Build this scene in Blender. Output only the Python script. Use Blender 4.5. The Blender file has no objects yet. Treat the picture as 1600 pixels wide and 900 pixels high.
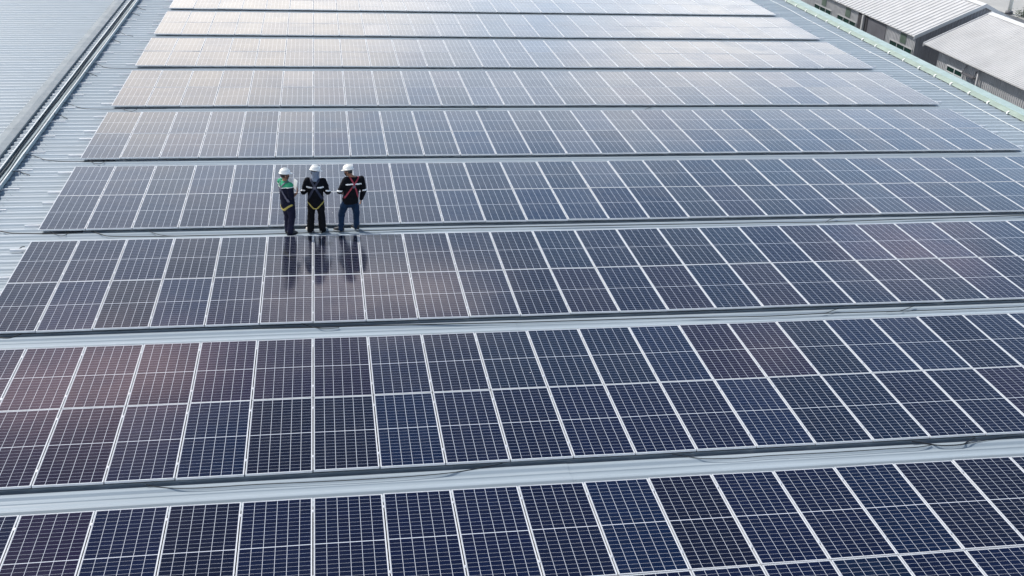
import bpy, bmesh, math, random
from mathutils import Vector, Matrix, Euler, noise
random.seed(7)
R = math.radians
PI = math.pi
scene = bpy.context.scene
col = scene.collection

# ------------------------------------------------------------------ camera (solved from the panel grid)
F_PX, YAW, PITCH, ROLL = 1737.519, 0.17970523, 0.43406039, 0.04652269
PT = 0.140                                   # panel top above the roof pan
CAM = Vector((0.33886336, -9.76880572, 10.19220879 + PT))
fw = Vector((math.sin(YAW) * math.cos(PITCH), math.cos(YAW) * math.cos(PITCH), -math.sin(PITCH)))
rt = Vector((math.cos(YAW), -math.sin(YAW), 0))
up = rt.cross(fw)
r2 = rt * math.cos(ROLL) + up * math.sin(ROLL)
u2 = up * math.cos(ROLL) - rt * math.sin(ROLL)
cd = bpy.data.cameras.new('camera'); cam = bpy.data.objects.new('camera', cd); col.objects.link(cam)
M = Matrix((r2, u2, -fw)).transposed().to_4x4(); M.translation = CAM
cam.matrix_world = M
cd.sensor_width = 36; cd.lens = F_PX / 1600 * 36; cd.clip_start = 0.1; cd.clip_end = 3000
scene.camera = cam

def at(px, py, z):                           # where the sight line of a photo pixel meets height z
    d = fw + r2 * ((px - 800) / F_PX) + u2 * ((450 - py) / F_PX)
    return CAM + d * ((z - CAM.z) / d.z)

def project(v):
    d = Vector(v) - CAM; w = d.dot(fw)
    return 800 + F_PX * d.dot(r2) / w, 450 - F_PX * d.dot(u2) / w

# ------------------------------------------------------------------ helpers
def tag(o, label=None, cat=None, group=None, kind=None):
    if label: o['label'] = label
    if cat: o['category'] = cat
    if group: o['group'] = group
    if kind: o['kind'] = kind
    return o

def empty(name, loc=(0, 0, 0), rz=0):
    o = bpy.data.objects.new(name, None); col.objects.link(o)
    o.location = loc; o.rotation_euler = (0, 0, rz); o.empty_display_size = 0.2
    return o

class MB:
    """collects geometry; build() links it as one mesh object"""
    def __init__(s):
        s.v = []; s.f = []; s.m = []; s.sm = []; s.mi = 0
    def face(s, idx, smooth=False):
        s.f.append(tuple(idx)); s.m.append(s.mi); s.sm.append(smooth)
    def quad(s, a, b, c, d, smooth=False):
        n = len(s.v); s.v += [tuple(a), tuple(b), tuple(c), tuple(d)]; s.face((n, n + 1, n + 2, n + 3), smooth)
    def box(s, x0, x1, y0, y1, z0, z1):
        n = len(s.v)
        s.v += [(x0, y0, z0), (x1, y0, z0), (x1, y1, z0), (x0, y1, z0), (x0, y0, z1), (x1, y0, z1), (x1, y1, z1), (x0, y1, z1)]
        for q in ((0, 3, 2, 1), (4, 5, 6, 7), (0, 1, 5, 4), (1, 2, 6, 5), (2, 3, 7, 6), (3, 0, 4, 7)):
            s.face([n + i for i in q])
        return s
    def bar(s, a, b, w, h, upv=(0, 0, 1)):
        a = Vector(a); b = Vector(b); d = (b - a).normalized(); x = d.cross(Vector(upv)).normalized(); y = x.cross(d)
        n = len(s.v)
        for p in (a, b):
            for sx, sy in ((-1, -1), (1, -1), (1, 1), (-1, 1)):
                s.v.append(tuple(p + x * (sx * w / 2) + y * (sy * h / 2)))
        for q in ((3, 2, 1, 0), (4, 5, 6, 7), (0, 1, 5, 4), (1, 2, 6, 5), (2, 3, 7, 6), (3, 0, 4, 7)):
            s.face([n + i for i in q])
        return s
    def tube(s, pts, rad, seg=8, cap=True):
        pts = [Vector(p) for p in pts]; rads = rad if isinstance(rad, (list, tuple)) else [rad] * len(pts)
        rings = []
        ref = Vector((0, 0, 1))
        for i, p in enumerate(pts):
            d = (pts[min(i + 1, len(pts) - 1)] - pts[max(i - 1, 0)]).normalized()
            if abs(d.dot(ref)) > 0.95: ref = Vector((0, 1, 0)) if abs(d.y) < 0.9 else Vector((1, 0, 0))
            x = d.cross(ref).normalized(); y = x.cross(d)
            ring = []
            for k in range(seg):
                a = 2 * PI * k / seg
                ring.append(len(s.v)); s.v.append(tuple(p + (x * math.cos(a) + y * math.sin(a)) * rads[i]))
            rings.append(ring)
        for A, B in zip(rings, rings[1:]):
            for k in range(seg): s.face((A[k], A[(k + 1) % seg], B[(k + 1) % seg], B[k]), True)
        if cap:
            s.face(rings[0][::-1]); s.face(rings[-1])
        return s
    def loft(s, rings, smooth=True, cap=True, closed=True):
        idx = []
        for r in rings:
            n = len(s.v); s.v += [tuple(p) for p in r]; idx.append(list(range(n, n + len(r))))
        L = len(idx[0])
        for A, B in zip(idx, idx[1:]):
            for k in range(L if closed else L - 1):
                s.face((A[k], A[(k + 1) % L], B[(k + 1) % L], B[k]), smooth)
        if cap: s.face(idx[0][::-1]); s.face(idx[-1])
        return s
    def ellipsoid(s, c, r, rot=None, nu=16, nv=10, v0=-PI / 2, v1=PI / 2, cap=True):
        c = Vector(c); rings = []
        for j in range(nv + 1):
            b = v0 + (v1 - v0) * j / nv
            b = max(-PI / 2 + 0.02, min(PI / 2 - 0.02, b))
            ring = []
            for k in range(nu):
                a = 2 * PI * k / nu
                p = Vector((r[0] * math.cos(a) * math.cos(b), r[1] * math.sin(a) * math.cos(b), r[2] * math.sin(b)))
                ring.append(c + (rot @ p if rot else p))
            rings.append(ring)
        return s.loft(rings, True, cap)
    def mesh(s, name, mats):
        me = bpy.data.meshes.new(name)
        me.from_pydata(s.v, [], s.f)
        for m in (mats if isinstance(mats, (list, tuple)) else [mats]): me.materials.append(m)
        me.polygons.foreach_set('material_index', s.m)
        me.polygons.foreach_set('use_smooth', s.sm)
        me.update()
        return me
    def build(s, name, mats, parent=None):
        o = bpy.data.objects.new(name, s.mesh(name, mats)); col.objects.link(o)
        if parent: o.parent = parent
        return o

def link(name, me, parent=None):
    o = bpy.data.objects.new(name, me); col.objects.link(o)
    if parent: o.parent = parent
    return o

# ------------------------------------------------------------------ materials
class NT:
    def __init__(s, m): s.t = m.node_tree; s.n = m.node_tree.nodes; s.l = m.node_tree.links
    def add(s, ty, **kw):
        n = s.n.new(ty)
        for k, v in kw.items(): setattr(n, k, v)
        return n
    def put(s, n, i, v):
        if hasattr(v, 'links') or isinstance(v, bpy.types.NodeSocket): s.l.new(v, n.inputs[i])
        else: n.inputs[i].default_value = v
    def math(s, op, a, b=None, c=None, clamp=False):
        n = s.add('ShaderNodeMath', operation=op); n.use_clamp = clamp
        s.put(n, 0, a)
        if b is not None: s.put(n, 1, b)
        if c is not None: s.put(n, 2, c)
        return n.outputs[0]
    def mix(s, f, a, b, blend='MIX'):
        n = s.add('ShaderNodeMix', data_type='RGBA', blend_type=blend)
        s.put(n, 0, f); s.put(n, 6, a); s.put(n, 7, b)
        return n.outputs[2]
    def noise(s, scale, detail=4, rough=0.55, vec=None, w=None):
        n = s.add('ShaderNodeTexNoise'); n.inputs['Scale'].default_value = scale
        n.inputs['Detail'].default_value = detail; n.inputs['Roughness'].default_value = rough
        if vec is not None: s.l.new(vec, n.inputs['Vector'])
        return n.outputs['Fac']
    def ramp(s, f, a, b, lo=0.0, hi=1.0):
        n = s.add('ShaderNodeMapRange', interpolation_type='SMOOTHSTEP')
        s.put(n, 0, f); s.put(n, 1, a); s.put(n, 2, b); s.put(n, 3, lo); s.put(n, 4, hi)
        return n.outputs[0]
    def coord(s, which='Object', scale=None):
        o = s.add('ShaderNodeTexCoord').outputs[which]
        if scale:
            m = s.add('ShaderNodeMapping'); m.inputs['Scale'].default_value = scale
            s.l.new(o, m.inputs['Vector']); o = m.outputs[0]
        return o

def rgba(c): return (c[0], c[1], c[2], 1.0)

def mat(name, c, rough=0.6, metal=0.0, var=0.0, vscale=4.0, c2=None, stretch=None, bump=0.0, bscale=40, spec=0.5):
    m = bpy.data.materials.new(name); m.use_nodes = True
    t = NT(m); b = t.n['Principled BSDF']
    b.inputs['Base Color'].default_value = rgba(c); b.inputs['Roughness'].default_value = rough
    b.inputs['Metallic'].default_value = metal; b.inputs['Specular IOR Level'].default_value = spec
    if var or c2:
        v = t.coord('Object', stretch)
        f = t.ramp(t.noise(vscale, 6, 0.62, v), 0.3, 0.7)
        d = c2 if c2 else tuple(x * (1 - var) for x in c)
        t.l.new(t.mix(f, rgba(c), rgba(d)), b.inputs['Base Color'])
        g = t.ramp(t.noise(vscale * 2.3, 4, 0.6, v), 0.3, 0.7, max(0, rough - 0.08), min(1, rough + 0.08))
        t.l.new(g, b.inputs['Roughness'])
    if bump:
        bn = t.add('ShaderNodeBump'); bn.inputs['Strength'].default_value = bump; bn.inputs['Distance'].default_value = 0.01
        t.l.new(t.noise(bscale, 3, 0.6, t.coord('Object')), bn.inputs['Height'])
        t.l.new(bn.outputs[0], b.inputs['Normal'])
    return m

PW, PL, PH = 1.04, 2.265, 0.038              # one panel: width, length, frame height
PITCH_X, PITCH_Y = 1.06, 5.2835756           # column and row spacing
UPPER = 2.285                                # offset of the upper line of a row

def cell_material(name, attr):
    m = bpy.data.materials.new(name); m.use_nodes = True
    t = NT(m); b = t.n['Principled BSDF']
    uv = t.add('ShaderNodeUVMap', uv_map='panel').outputs[0]
    sp = t.add('ShaderNodeSeparateXYZ'); t.l.new(uv, sp.inputs[0])
    u, v = sp.outputs[0], sp.outputs[1]
    mg, gap = 0.0165, 0.013
    cw = (PW - 2 * mg) / 6
    chh = (PL / 2 - mg - gap / 2) / 12
    cx = t.math('DIVIDE', t.math('SUBTRACT', u, mg), cw)
    vv = t.math('SUBTRACT', t.math('ABSOLUTE', t.math('SUBTRACT', v, PL / 2)), gap / 2)
    cy = t.math('DIVIDE', vv, chh)
    lx = t.math('GREATER_THAN', t.math('ABSOLUTE', t.math('SUBTRACT', t.math('FRACT', cx), 0.5)), 0.5 - 0.0031 / cw)
    ly = t.math('GREATER_THAN', t.math('ABSOLUTE', t.math('SUBTRACT', t.math('FRACT', cy), 0.5)), 0.5 - 0.0018 / chh)
    out = t.math('ADD', t.math('ADD', t.math('LESS_THAN', cx, 0.0), t.math('GREATER_THAN', cx, 6.0)),
                 t.math('ADD', t.math('LESS_THAN', cy, 0.0), t.math('GREATER_THAN', cy, 12.0)))
    line = t.math('MAXIMUM', t.math('MAXIMUM', lx, t.math('MULTIPLY', ly, 0.8)), t.math('MINIMUM', out, 1.0), clamp=True)
    # fine busbars along the cells
    bus = t.math('GREATER_THAN', t.math('ABSOLUTE', t.math('SUBTRACT', t.math('FRACT', t.math('MULTIPLY', cx, 9.0)), 0.5)), 0.475)
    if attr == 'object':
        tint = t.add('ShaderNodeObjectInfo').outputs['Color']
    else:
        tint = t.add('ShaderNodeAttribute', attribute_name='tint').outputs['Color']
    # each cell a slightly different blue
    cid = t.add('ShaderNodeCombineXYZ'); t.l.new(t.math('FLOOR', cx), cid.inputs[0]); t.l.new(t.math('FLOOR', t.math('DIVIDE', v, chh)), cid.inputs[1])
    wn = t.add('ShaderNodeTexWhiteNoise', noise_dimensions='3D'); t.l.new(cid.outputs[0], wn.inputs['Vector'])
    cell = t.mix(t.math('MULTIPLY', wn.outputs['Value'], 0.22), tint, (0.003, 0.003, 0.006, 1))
    cell = t.mix(t.math('MULTIPLY', bus, 0.05), cell, (0.45, 0.45, 0.5, 1))
    c = t.mix(line, cell, (0.55, 0.58, 0.64, 1))
    # thin dust film
    geo = t.add('ShaderNodeNewGeometry').outputs['Position']
    d1 = t.ramp(t.noise(0.55, 5, 0.6, geo), 0.35, 0.75)
    d2 = t.ramp(t.noise(9.0, 4, 0.65, geo), 0.45, 0.8)
    dust = t.math('MULTIPLY', t.math('ADD', t.math('MULTIPLY', d1, 0.7), t.math('MULTIPLY', d2, 0.3)), DUST)
    c = t.mix(dust, c, (0.40, 0.39, 0.38, 1))
    spots = t.add('ShaderNodeTexVoronoi'); spots.inputs['Scale'].default_value = 1.1; t.l.new(geo, spots.inputs['Vector'])
    c = t.mix(t.math('LESS_THAN', spots.outputs['Distance'], 0.012), c, (0.7, 0.7, 0.68, 1))
    t.l.new(c, b.inputs['Base Color'])
    t.l.new(t.ramp(d1, 0, 1, ROUGH0, ROUGH1), b.inputs['Roughness'])
    b.inputs['IOR'].default_value = 1.37
    bn = t.add('ShaderNodeBump'); bn.inputs['Strength'].default_value = 0.05; bn.inputs['Distance'].default_value = 0.02
    t.l.new(t.noise(2.2, 2, 0.5, geo), bn.inputs['Height']); t.l.new(bn.outputs[0], b.inputs['Normal'])
    return m

DUST, ROUGH0, ROUGH1 = 0.003, 0.11, 0.17
M_cell = cell_material('solar_cells', 'object')
M_cell_far = cell_material('solar_cells_far', 'attribute')
M_alu = mat('anodised_aluminium', (0.66, 0.68, 0.71), 0.42, 0.1, var=0.12, vscale=3)
M_clamp = mat('clamp_aluminium', (0.72, 0.73, 0.75), 0.35, 0.5)
M_galv = mat('galvanised_steel', (0.36, 0.44, 0.46), 0.40, 0.3, var=0.25, vscale=3, stretch=(1, 0.2, 1))
M_flange = mat('bright_flange', (0.58, 0.62, 0.64), 0.4, 0.2, var=0.15)
M_black = mat('black_cable', (0.012, 0.014, 0.018), 0.5)

def roof_material(name, base, dark):
    m = bpy.data.materials.new(name); m.use_nodes = True
    t = NT(m); b = t.n['Principled BSDF']
    co = t.coord('Object', (0.25, 1.6, 1))
    f = t.ramp(t.noise(0.9, 7, 0.62, co), 0.3, 0.72)
    c = t.mix(f, rgba(base), rgba(dark))
    st = t.ramp(t.noise(5.0, 5, 0.7, t.coord('Object', (0.08, 2.6, 1))), 0.52, 0.8)
    c = t.mix(t.math('MULTIPLY', st, 0.3), c, (0.30, 0.31, 0.31, 1))
    sp = t.ramp(t.noise(14, 3, 0.6, t.coord('Object')), 0.68, 0.78)
    c = t.mix(t.math('MULTIPLY', sp, 0.35), c, (0.22, 0.22, 0.22, 1))
    t.l.new(c, b.inputs['Base Color'])
    b.inputs['Metallic'].default_value = 0.0; b.inputs['Specular IOR Level'].default_value = 0.5
    t.l.new(t.ramp(f, 0, 1, 0.27, 0.40), b.inputs['Roughness'])
    bn = t.add('ShaderNodeBump'); bn.inputs['Strength'].default_value = 0.12; bn.inputs['Distance'].default_value = 0.02
    t.l.new(t.noise(1.4, 3, 0.5, t.coord('Object')), bn.inputs['Height']); t.l.new(bn.outputs[0], b.inputs['Normal'])
    return m
M_roof = roof_material('ribbed_roof_metal', (0.370, 0.432, 0.484), (0.310, 0.368, 0.416))
M_cap = mat('ridge_cap_metal', (0.175, 0.215, 0.245), 0.5, 0.0, var=0.12, vscale=1.2, bump=0.1, bscale=3)
M_mint = mat('mint_painted_metal', (0.34, 0.445, 0.42), 0.4, 0.0, var=0.12, vscale=1.5)
M_pale = mat('pale_green_metal', (0.30, 0.375, 0.325), 0.45, 0.0, var=0.2, vscale=2)
M_white = mat('white_paint', (0.82, 0.83, 0.80), 0.45, var=0.06)

# ------------------------------------------------------------------ world and sun
SUN = Vector((-0.50, 0.48, 0.80)).normalized()
SUN_EL = math.asin(SUN.z); SUN_AZ = math.atan2(SUN.x, SUN.y)
world = bpy.data.worlds.new('World'); scene.world = world; world.use_nodes = True
wt = NT(world); bg = wt.n['Background']
sky = wt.add('ShaderNodeTexSky', sky_type='NISHITA'); sky.sun_disc = False
sky.sun_elevation = SUN_EL; sky.sun_rotation = SUN_AZ
sky.altitude = 30; sky.air_density = 1.0; sky.dust_density = 0.6; sky.ozone_density = 1.5
gen = wt.add('ShaderNodeTexCoord').outputs['Generated']
sx = wt.add('ShaderNodeSeparateXYZ'); wt.l.new(gen, sx.inputs[0])
el = wt.math('MAXIMUM', sx.outputs[2], 0.0)
den = wt.math('ADD', el, 0.10)
cv = wt.add('ShaderNodeCombineXYZ')
wt.l.new(wt.math('DIVIDE', sx.outputs[0], den), cv.inputs[0]); wt.l.new(wt.math('DIVIDE', sx.outputs[1], den), cv.inputs[1])
cv.inputs[2].default_value = 3.7
n1 = wt.noise(0.85, 8, 0.55, cv.outputs[0])
bank = wt.ramp(el, 0.16, 0.62, 0.20, -0.13)           # clouds gather towards the horizon
side = wt.math('MULTIPLY', wt.math('ADD', wt.math('MULTIPLY', sx.outputs[0], -1.0), wt.math('MULTIPLY', sx.outputs[1], 0.12)), 0.36)
dens = wt.ramp(wt.math('ADD', wt.math('ADD', n1, bank), side), 0.50, 0.74)
CLOUD = 38.0
cl_hue = wt.mix(wt.ramp(el, 0.23, 0.33), (1.0, 0.965, 0.93, 1), (0.82, 0.95, 1.14, 1))
cl_val = wt.ramp(el, 0.16, 0.50, CLOUD, 0.20 * CLOUD)
cl_v = wt.add('ShaderNodeVectorMath', operation='SCALE'); wt.l.new(cl_hue, cl_v.inputs[0]); wt.l.new(cl_val, cl_v.inputs['Scale'])
cloud = cl_v.outputs[0]
# thin milky haze that thickens towards the horizon, under the clouds
haze = wt.mix(wt.ramp(el, 0.18, 0.42), (14.0, 19.5, 26.5, 1), (4.2, 7.4, 12.4, 1))
veil = wt.ramp(el, 0.25, 0.60, 0.92, 0.0)
c_ = wt.mix(veil, sky.outputs[0], haze)
c_ = wt.mix(wt.math('MULTIPLY', dens, 0.9), c_, cloud)
# a few separate small clouds higher up, each at its own bearing and height
brg = wt.math('ARCTAN2', sx.outputs[0], sx.outputs[1]); alt = wt.math('ARCSINE', sx.outputs[2])
n2 = wt.noise(2.6, 6, 0.6, cv.outputs[0])
for b0, a0, sb, sa, c0 in ((-9, 12.5, 19.0, 5.0, (36, 33.8, 31.5)), (-13, 28.6, 10.0, 2.3, (42, 31.0, 32)), (2.5, 25.2, 9.0, 1.5, (48, 43.5, 42.5)), (31, 20.5, 5.0, 1.6, (17.5, 16.0, 19.5)), (25, 26.3, 2.4, 1.3, (12, 11.5, 13.5))):
    u_ = wt.math('DIVIDE', wt.math('SUBTRACT', brg, R(b0)), R(sb)); v_ = wt.math('DIVIDE', wt.math('SUBTRACT', alt, R(a0)), R(sa))
    d_ = wt.math('ADD', wt.math('MULTIPLY', u_, u_), wt.math('MULTIPLY', v_, v_))
    k_ = wt.ramp(wt.math('SUBTRACT', wt.math('ADD', d_, 0.55), n2), 1.15, 0.25)
    c_ = wt.mix(wt.math('MULTIPLY', k_, 0.85), c_, (c0[0], c0[1], c0[2], 1))
wt.l.new(c_, bg.inputs['Color'])
bg.inputs['Strength'].default_value = 0.078

sl = bpy.data.lights.new('sun', 'SUN'); sl.energy = 4.7; sl.angle = R(0.6); sl.color = (1.0, 0.955, 0.89)
so = bpy.data.objects.new('sun', sl); col.objects.link(so)
so.rotation_euler = (-SUN).to_track_quat('-Z', 'Y').to_euler(); so.location = SUN * 60

# ------------------------------------------------------------------ ground
GZ = -7.2
g = MB(); g.quad((-900, -900, GZ), (900, -900, GZ), (900, 900, GZ), (-900, 900, GZ))
tag(g.build('ground', mat('concrete_yard', (0.50, 0.49, 0.46), 0.85, var=0.3, vscale=0.12, c2=(0.36, 0.36, 0.35), bump=0.2, bscale=4)), kind='structure')
g = MB(); g.box(25.2, 35.0, -300, 300, GZ - 0.3, GZ + 0.004)
tag(g.build('road', mat('alley_asphalt', (0.07, 0.07, 0.075), 0.85, var=0.4, vscale=0.6)), kind='structure')

# ------------------------------------------------------------------ the warehouse
RIB = PITCH_Y / 14
EAVE = 24.85; RIDGE = -8.75
def rib_profile(y0, y1):
    """(y, z) outline of the trapezoid ribs with eased corners"""
    out = []; n0 = math.floor(y0 / RIB); n1 = math.ceil(y1 / RIB)
    for i in range(n0, n1):
        b = i * RIB + 0.02
        for dy, z in ((0.0, 0.0), (0.060, 0.0), (0.066, 0.004), (0.076, 0.013), (0.084, 0.015), (0.092, 0.011), (0.104, 0.0), (0.150, 0.0), (0.166, 0.002), (0.176, 0.007), (0.208, 0.033), (0.217, 0.0385), (0.229, 0.040),
                      (0.278, 0.040), (0.292, 0.038), (0.301, 0.033), (0.336, 0.006), (0.348, 0.001)):
            out.append((b + dy, z))
    return out
def ribbed_sheet(x0, x1, y0, y1, dz0, dz1, nx=1):
    m = MB(); pr = rib_profile(y0, y1); rows = []
    for i in range(nx + 1):
        t = i / nx; x = x0 + (x1 - x0) * t; dz = dz0 + (dz1 - dz0) * t
        rows.append([(x, y, z + dz) for y, z in pr])
    m.loft(rows, True, False, False)
    return m
Y0, Y1 = -9, 96
wh = empty('warehouse', (8, 30, GZ))
tag(wh, 'long warehouse with pale ribbed metal roof carrying the rows of solar panels', 'building')
wh_inv = Matrix.Translation(-wh.location)
def wpart(m, name, mt, parent=None):
    o = m.build(name, mt, parent or wh)
    if parent is None: o.matrix_parent_inverse = wh_inv
    else: o.matrix_parent_inverse = Matrix.Identity(4)
    return o
LAPX = 4.12
m = ribbed_sheet(LAPX - 0.15, EAVE, Y0, Y1, 0, 0, 2)
wpart(m, 'roof', M_roof)
m = ribbed_sheet(RIDGE, LAPX, Y0, Y1, 0.006, 0.006, 2)
# folded front edge of the lapped sheets
pr = rib_profile(Y0, Y1)
m.loft([[(LAPX, y, z + 0.006) for y, z in pr], [(LAPX, y, z - 0.004) for y, z in pr]], False, False, False)
rf2 = wpart(m, 'roof', M_roof)
m = ribbed_sheet(-60, RIDGE, Y0, Y1, -0.50, 0.0, 2)
wpart(m, 'roof', M_roof)
# ridge cap
m = MB()
sec = [(-8.99, 0.045), (-8.985, 0.105), (-8.975, 0.112), (-8.76, 0.128), (-8.545, 0.112), (-8.535, 0.105), (-8.53, 0.05)]
for a in range(int((Y1 - Y0) // 3)):
    ya = Y0 + a * 3; yb = ya + 3.03; dz = 0.0025 * (a % 2)
    m.loft([[(x, ya, z + dz) for x, z in sec], [(x, yb, z + dz) for x, z in sec]], False, False, False)
wpart(m, 'ridge_cap', M_cap)
# box gutter riding on the rib crests: pale inner face, mint top flange, dark gaps over the pans
GX = 24.36
m = MB()
m.loft([[(x, y, z) for x, z in ((GX + 0.012, 0.054), (GX, 0.056), (GX + 0.015, 0.085), (GX + 0.13, 0.15), (GX + 0.17, 0.166))] for y in (Y0, Y1)], False, False, False)
gut = wpart(m, 'gutter', M_pale)
m = MB()
sec = [(GX + 0.172, 0.150), (GX + 0.172, 0.170), (GX + 0.185, 0.177), (GX + 0.60, 0.195), (GX + 0.62, 0.187), (GX + 0.625, 0.165), (GX + 0.625, -0.30)]
for a in range(int((Y1 - Y0) // 6) + 1):
    ya = Y0 + a * 6; yb = ya + 6.04; dz = 0.003 * (a % 2)
    m.loft([[(x, ya, z + dz) for x, z in sec], [(x, yb, z + dz) for x, z in sec]], False, False, False)
cp = m.build('coping', M_mint, gut)
br = MB(); br.box(-0.030, -0.004, -0.035, 0.035, 0.0, 0.075); br.bar((-0.012, 0, 0.070), (0.05, 0, 0.100), 0.07, 0.012)
brm = br.mesh('bracket', M_white)
for i in range(-10, 48):
    b_ = link('bracket', brm, gut); b_.location = (GX, 25.45 + 1.3 * i + random.uniform(-.04, .04), 0.036)
# walls of the warehouse under the eaves
m = MB(); m.box(-60, 24.7, Y0 + 0.4, Y0 + 0.6, GZ, -0.75); m.box(24.55, 24.75, Y0 + 0.6, Y1 - 0.4, GZ, -0.31); m.box(-60, 24.54, Y1 - 0.39, Y1 - 0.2, GZ, -0.75)
wpart(m, 'wall', mat('warehouse_wall', (0.5, 0.54, 0.56), 0.6, var=0.2, vscale=0.5))

# screws along the ribs, where the purlins run: tiny but they break the sheets up
m = MB()
for X in (-7.6, 23.0):
    for i in range(0, 60):
        y = 10 + i * RIB + 0.02 + 0.255
        m.box(X - 0.012, X + 0.012, y - 0.012, y + 0.012, 0.040, 0.052)
wpart(m, 'screws', M_galv)['kind'] = 'stuff'

# ------------------------------------------------------------------ lifeline along the eave
ll = empty('lifeline', (23.56, 30, 0)); tag(ll, 'thin white safety line running along the roof between panels and mint gutter', 'safety line')
m = MB(); pts = []
for i in range(0, 161):
    y = -60 + i * 0.8
    pts.append((0.02 * math.sin(i * 0.35) + 0.012 * math.sin(i * 1.3), y, 0.085 + 0.01 * math.sin(i * 0.9)))
m.tube(pts[20:150], 0.0085, 6); m.build('cable', M_white, ll)
pm = MB(); pm.box(-0.05, 0.05, -0.04, 0.04, 0.040, 0.055); pm.tube([(0, 0, 0.05), (0, 0, 0.10)], 0.02, 8)
pmm = pm.mesh('anchor', M_alu)
for i in range(-5, 10):
    a = link('anchor', pmm, ll); a.location = (0, -7.4 + 6.04 * i, 0)

# ------------------------------------------------------------------ cable tray by the ridge
tr = empty('cable_tray', (-8.05, 30, 0)); tag(tr, 'galvanised open cable tray running beside the flat ridge cap', 'cable tray')
m = MB()
TY0, TY1 = -38.5, 60
sec = [(-0.135, 0.176), (-0.135, 0.19), (-0.165, 0.19), (-0.168, 0.082), (0.168, 0.082), (0.165, 0.19), (0.135, 0.19), (0.135, 0.176)]
for a in range(int((TY1 - TY0) // 3)):
    ya = TY0 + a * 3 + 0.004; yb = ya + 2.992
    o2 = [(x * 0.985, z + 0.003) for x, z in sec]
    m.loft([[(x, ya, z) for x, z in sec], [(x, yb, z) for x, z in sec]], False, False, False)
for a in range(int((TY1 - TY0) // 3)):          # splice plates
    y = TY0 + a * 3
    for s in (-1, 1): m.box(s * 0.172 - 0.002, s * 0.172 + 0.002, y - 0.12, y + 0.12, 0.10, 0.17)
m.build('channel', M_galv, tr)
for sd_ in (-1, 1):
    m = MB()
    for a in range(int((TY1 - TY0) // 3)): m.box(sd_ * 0.152 - 0.017, sd_ * 0.152 + 0.017, TY0 + a * 3 + 0.006, TY0 + a * 3 + 2.994, 0.1925, 0.1985)
    m.build('edge_flange', M_flange, tr)
sr = MB(); sr.box(-0.37, 0.61, -0.024, 0.024, 0.0405, 0.080)
srm = sr.mesh('support_rail', M_alu)
for i in range(-20, 36):
    s = link('support_rail', srm, tr); s.location = (0.0 + random.uniform(-.03, .03), 23.41 - 30 + 1.5096 * i, 0)
for k, (xo, rad, lab) in enumerate(((-0.11, 0.020, 'thick slate cable bundle lying along the ridge side of the tray'), (0.02, 0.012, 'slim grey cable lying along the middle of the tray'), (0.10, 0.014, 'dull dark cable lying along the panel side of the tray'))):
    m = MB(); pts = []
    for i in range(0, 190):
        y = -8.5 + i * 0.5
        pts.append((-8.05 + xo + 0.02 * math.sin(y * 0.7 + k * 2) + 0.012 * math.sin(y * 1.9 + k), y, 0.083 + rad + 0.012 * (1 + math.sin(y * 0.45 + k * 1.7))))
    m.tube(pts, rad, 8)
    tag(m.build('tray_cable', [mat('slate_cable', (0.05, 0.065, 0.075), 0.5), mat('grey_cable', (0.2, 0.23, 0.25), 0.5), mat('dull_cable', (0.08, 0.10, 0.11), 0.5)][k]), lab, 'cable', 'cables lying in the tray')

# ------------------------------------------------------------------ solar panels
def frame_mb(m, ox=0, oy=0, tf=None):
    lip = 0.011
    t = tf or (lambda p: p)
    def bx(x0, x1, y0, y1):
        n = len(m.v); m.box(x0, x1, y0, y1, 0.0, PH)
        for i in range(n, len(m.v)): m.v[i] = tuple(t(Vector(m.v[i])))
    bx(0, PW, 0, lip); bx(0, PW, PL - lip, PL); bx(0, lip, lip, PL - lip); bx(PW - lip, PW, lip, PL - lip)
fm = MB(); frame_mb(fm); frame_me = fm.mesh('frame', M_alu)
def add_uv(me, uvs):
    l = me.uv_layers.new(name='panel')
    l.data.foreach_set('uv', [c for uv in uvs for c in uv])
G0 = 0.0105
gm = MB(); gm.quad((G0, G0, PH - 0.003), (PW - G0, G0, PH - 0.003), (PW - G0, PL - G0, PH - 0.003), (G0, PL - G0, PH - 0.003))
glass_me = gm.mesh('glass', M_cell); add_uv(glass_me, [(G0, G0), (PW - G0, G0), (PW - G0, PL - G0), (G0, PL - G0)])
bk = MB(); bk.quad((G0, PL - G0, 0.004), (PW - G0, PL - G0, 0.004), (PW - G0, G0, 0.004), (G0, G0, 0.004))
cm = MB(); cm.box(-0.030, 0.010, -0.03, 0.03, PH + 0.0005, PH + 0.004); cm.box(-0.019, -0.001, -0.03, 0.03, 0.0, PH + 0.0005); cm.tube([(-0.01, 0, PH + 0.004), (-0.01, 0, PH + 0.010)], 0.007, 8)
clamp_me = cm.mesh('clamp', M_clamp)

def visible_area(r, k, h):
    x0 = (k - 6) * PITCH_X; y0 = (9 - r) * PITCH_Y + (UPPER if h else 0)
    c = [project((x, y, PT)) for x, y in ((x0, y0), (x0 + PW, y0), (x0 + PW, y0 + PL), (x0, y0 + PL))]
    A = 0.5 * abs(sum(c[i][0] * c[(i + 1) % 4][1] - c[(i + 1) % 4][0] * c[i][1] for i in range(4)))
    n = 0
    for i in range(8):
        for j in range(8):
            a = project((x0 + (i + .5) / 8 * PW, y0 + (j + .5) / 8 * PL, PT))
            n += 0 <= a[0] < 1600 and 0 <= a[1] < 900
    return A * n / 64
allp = [(visible_area(r, k, h), r, k, h) for r in range(1, 10) for k in range(27) for h in (0, 1)]
allp.sort(reverse=True)
single = allp[:300]; rest = allp[300:]

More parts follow.
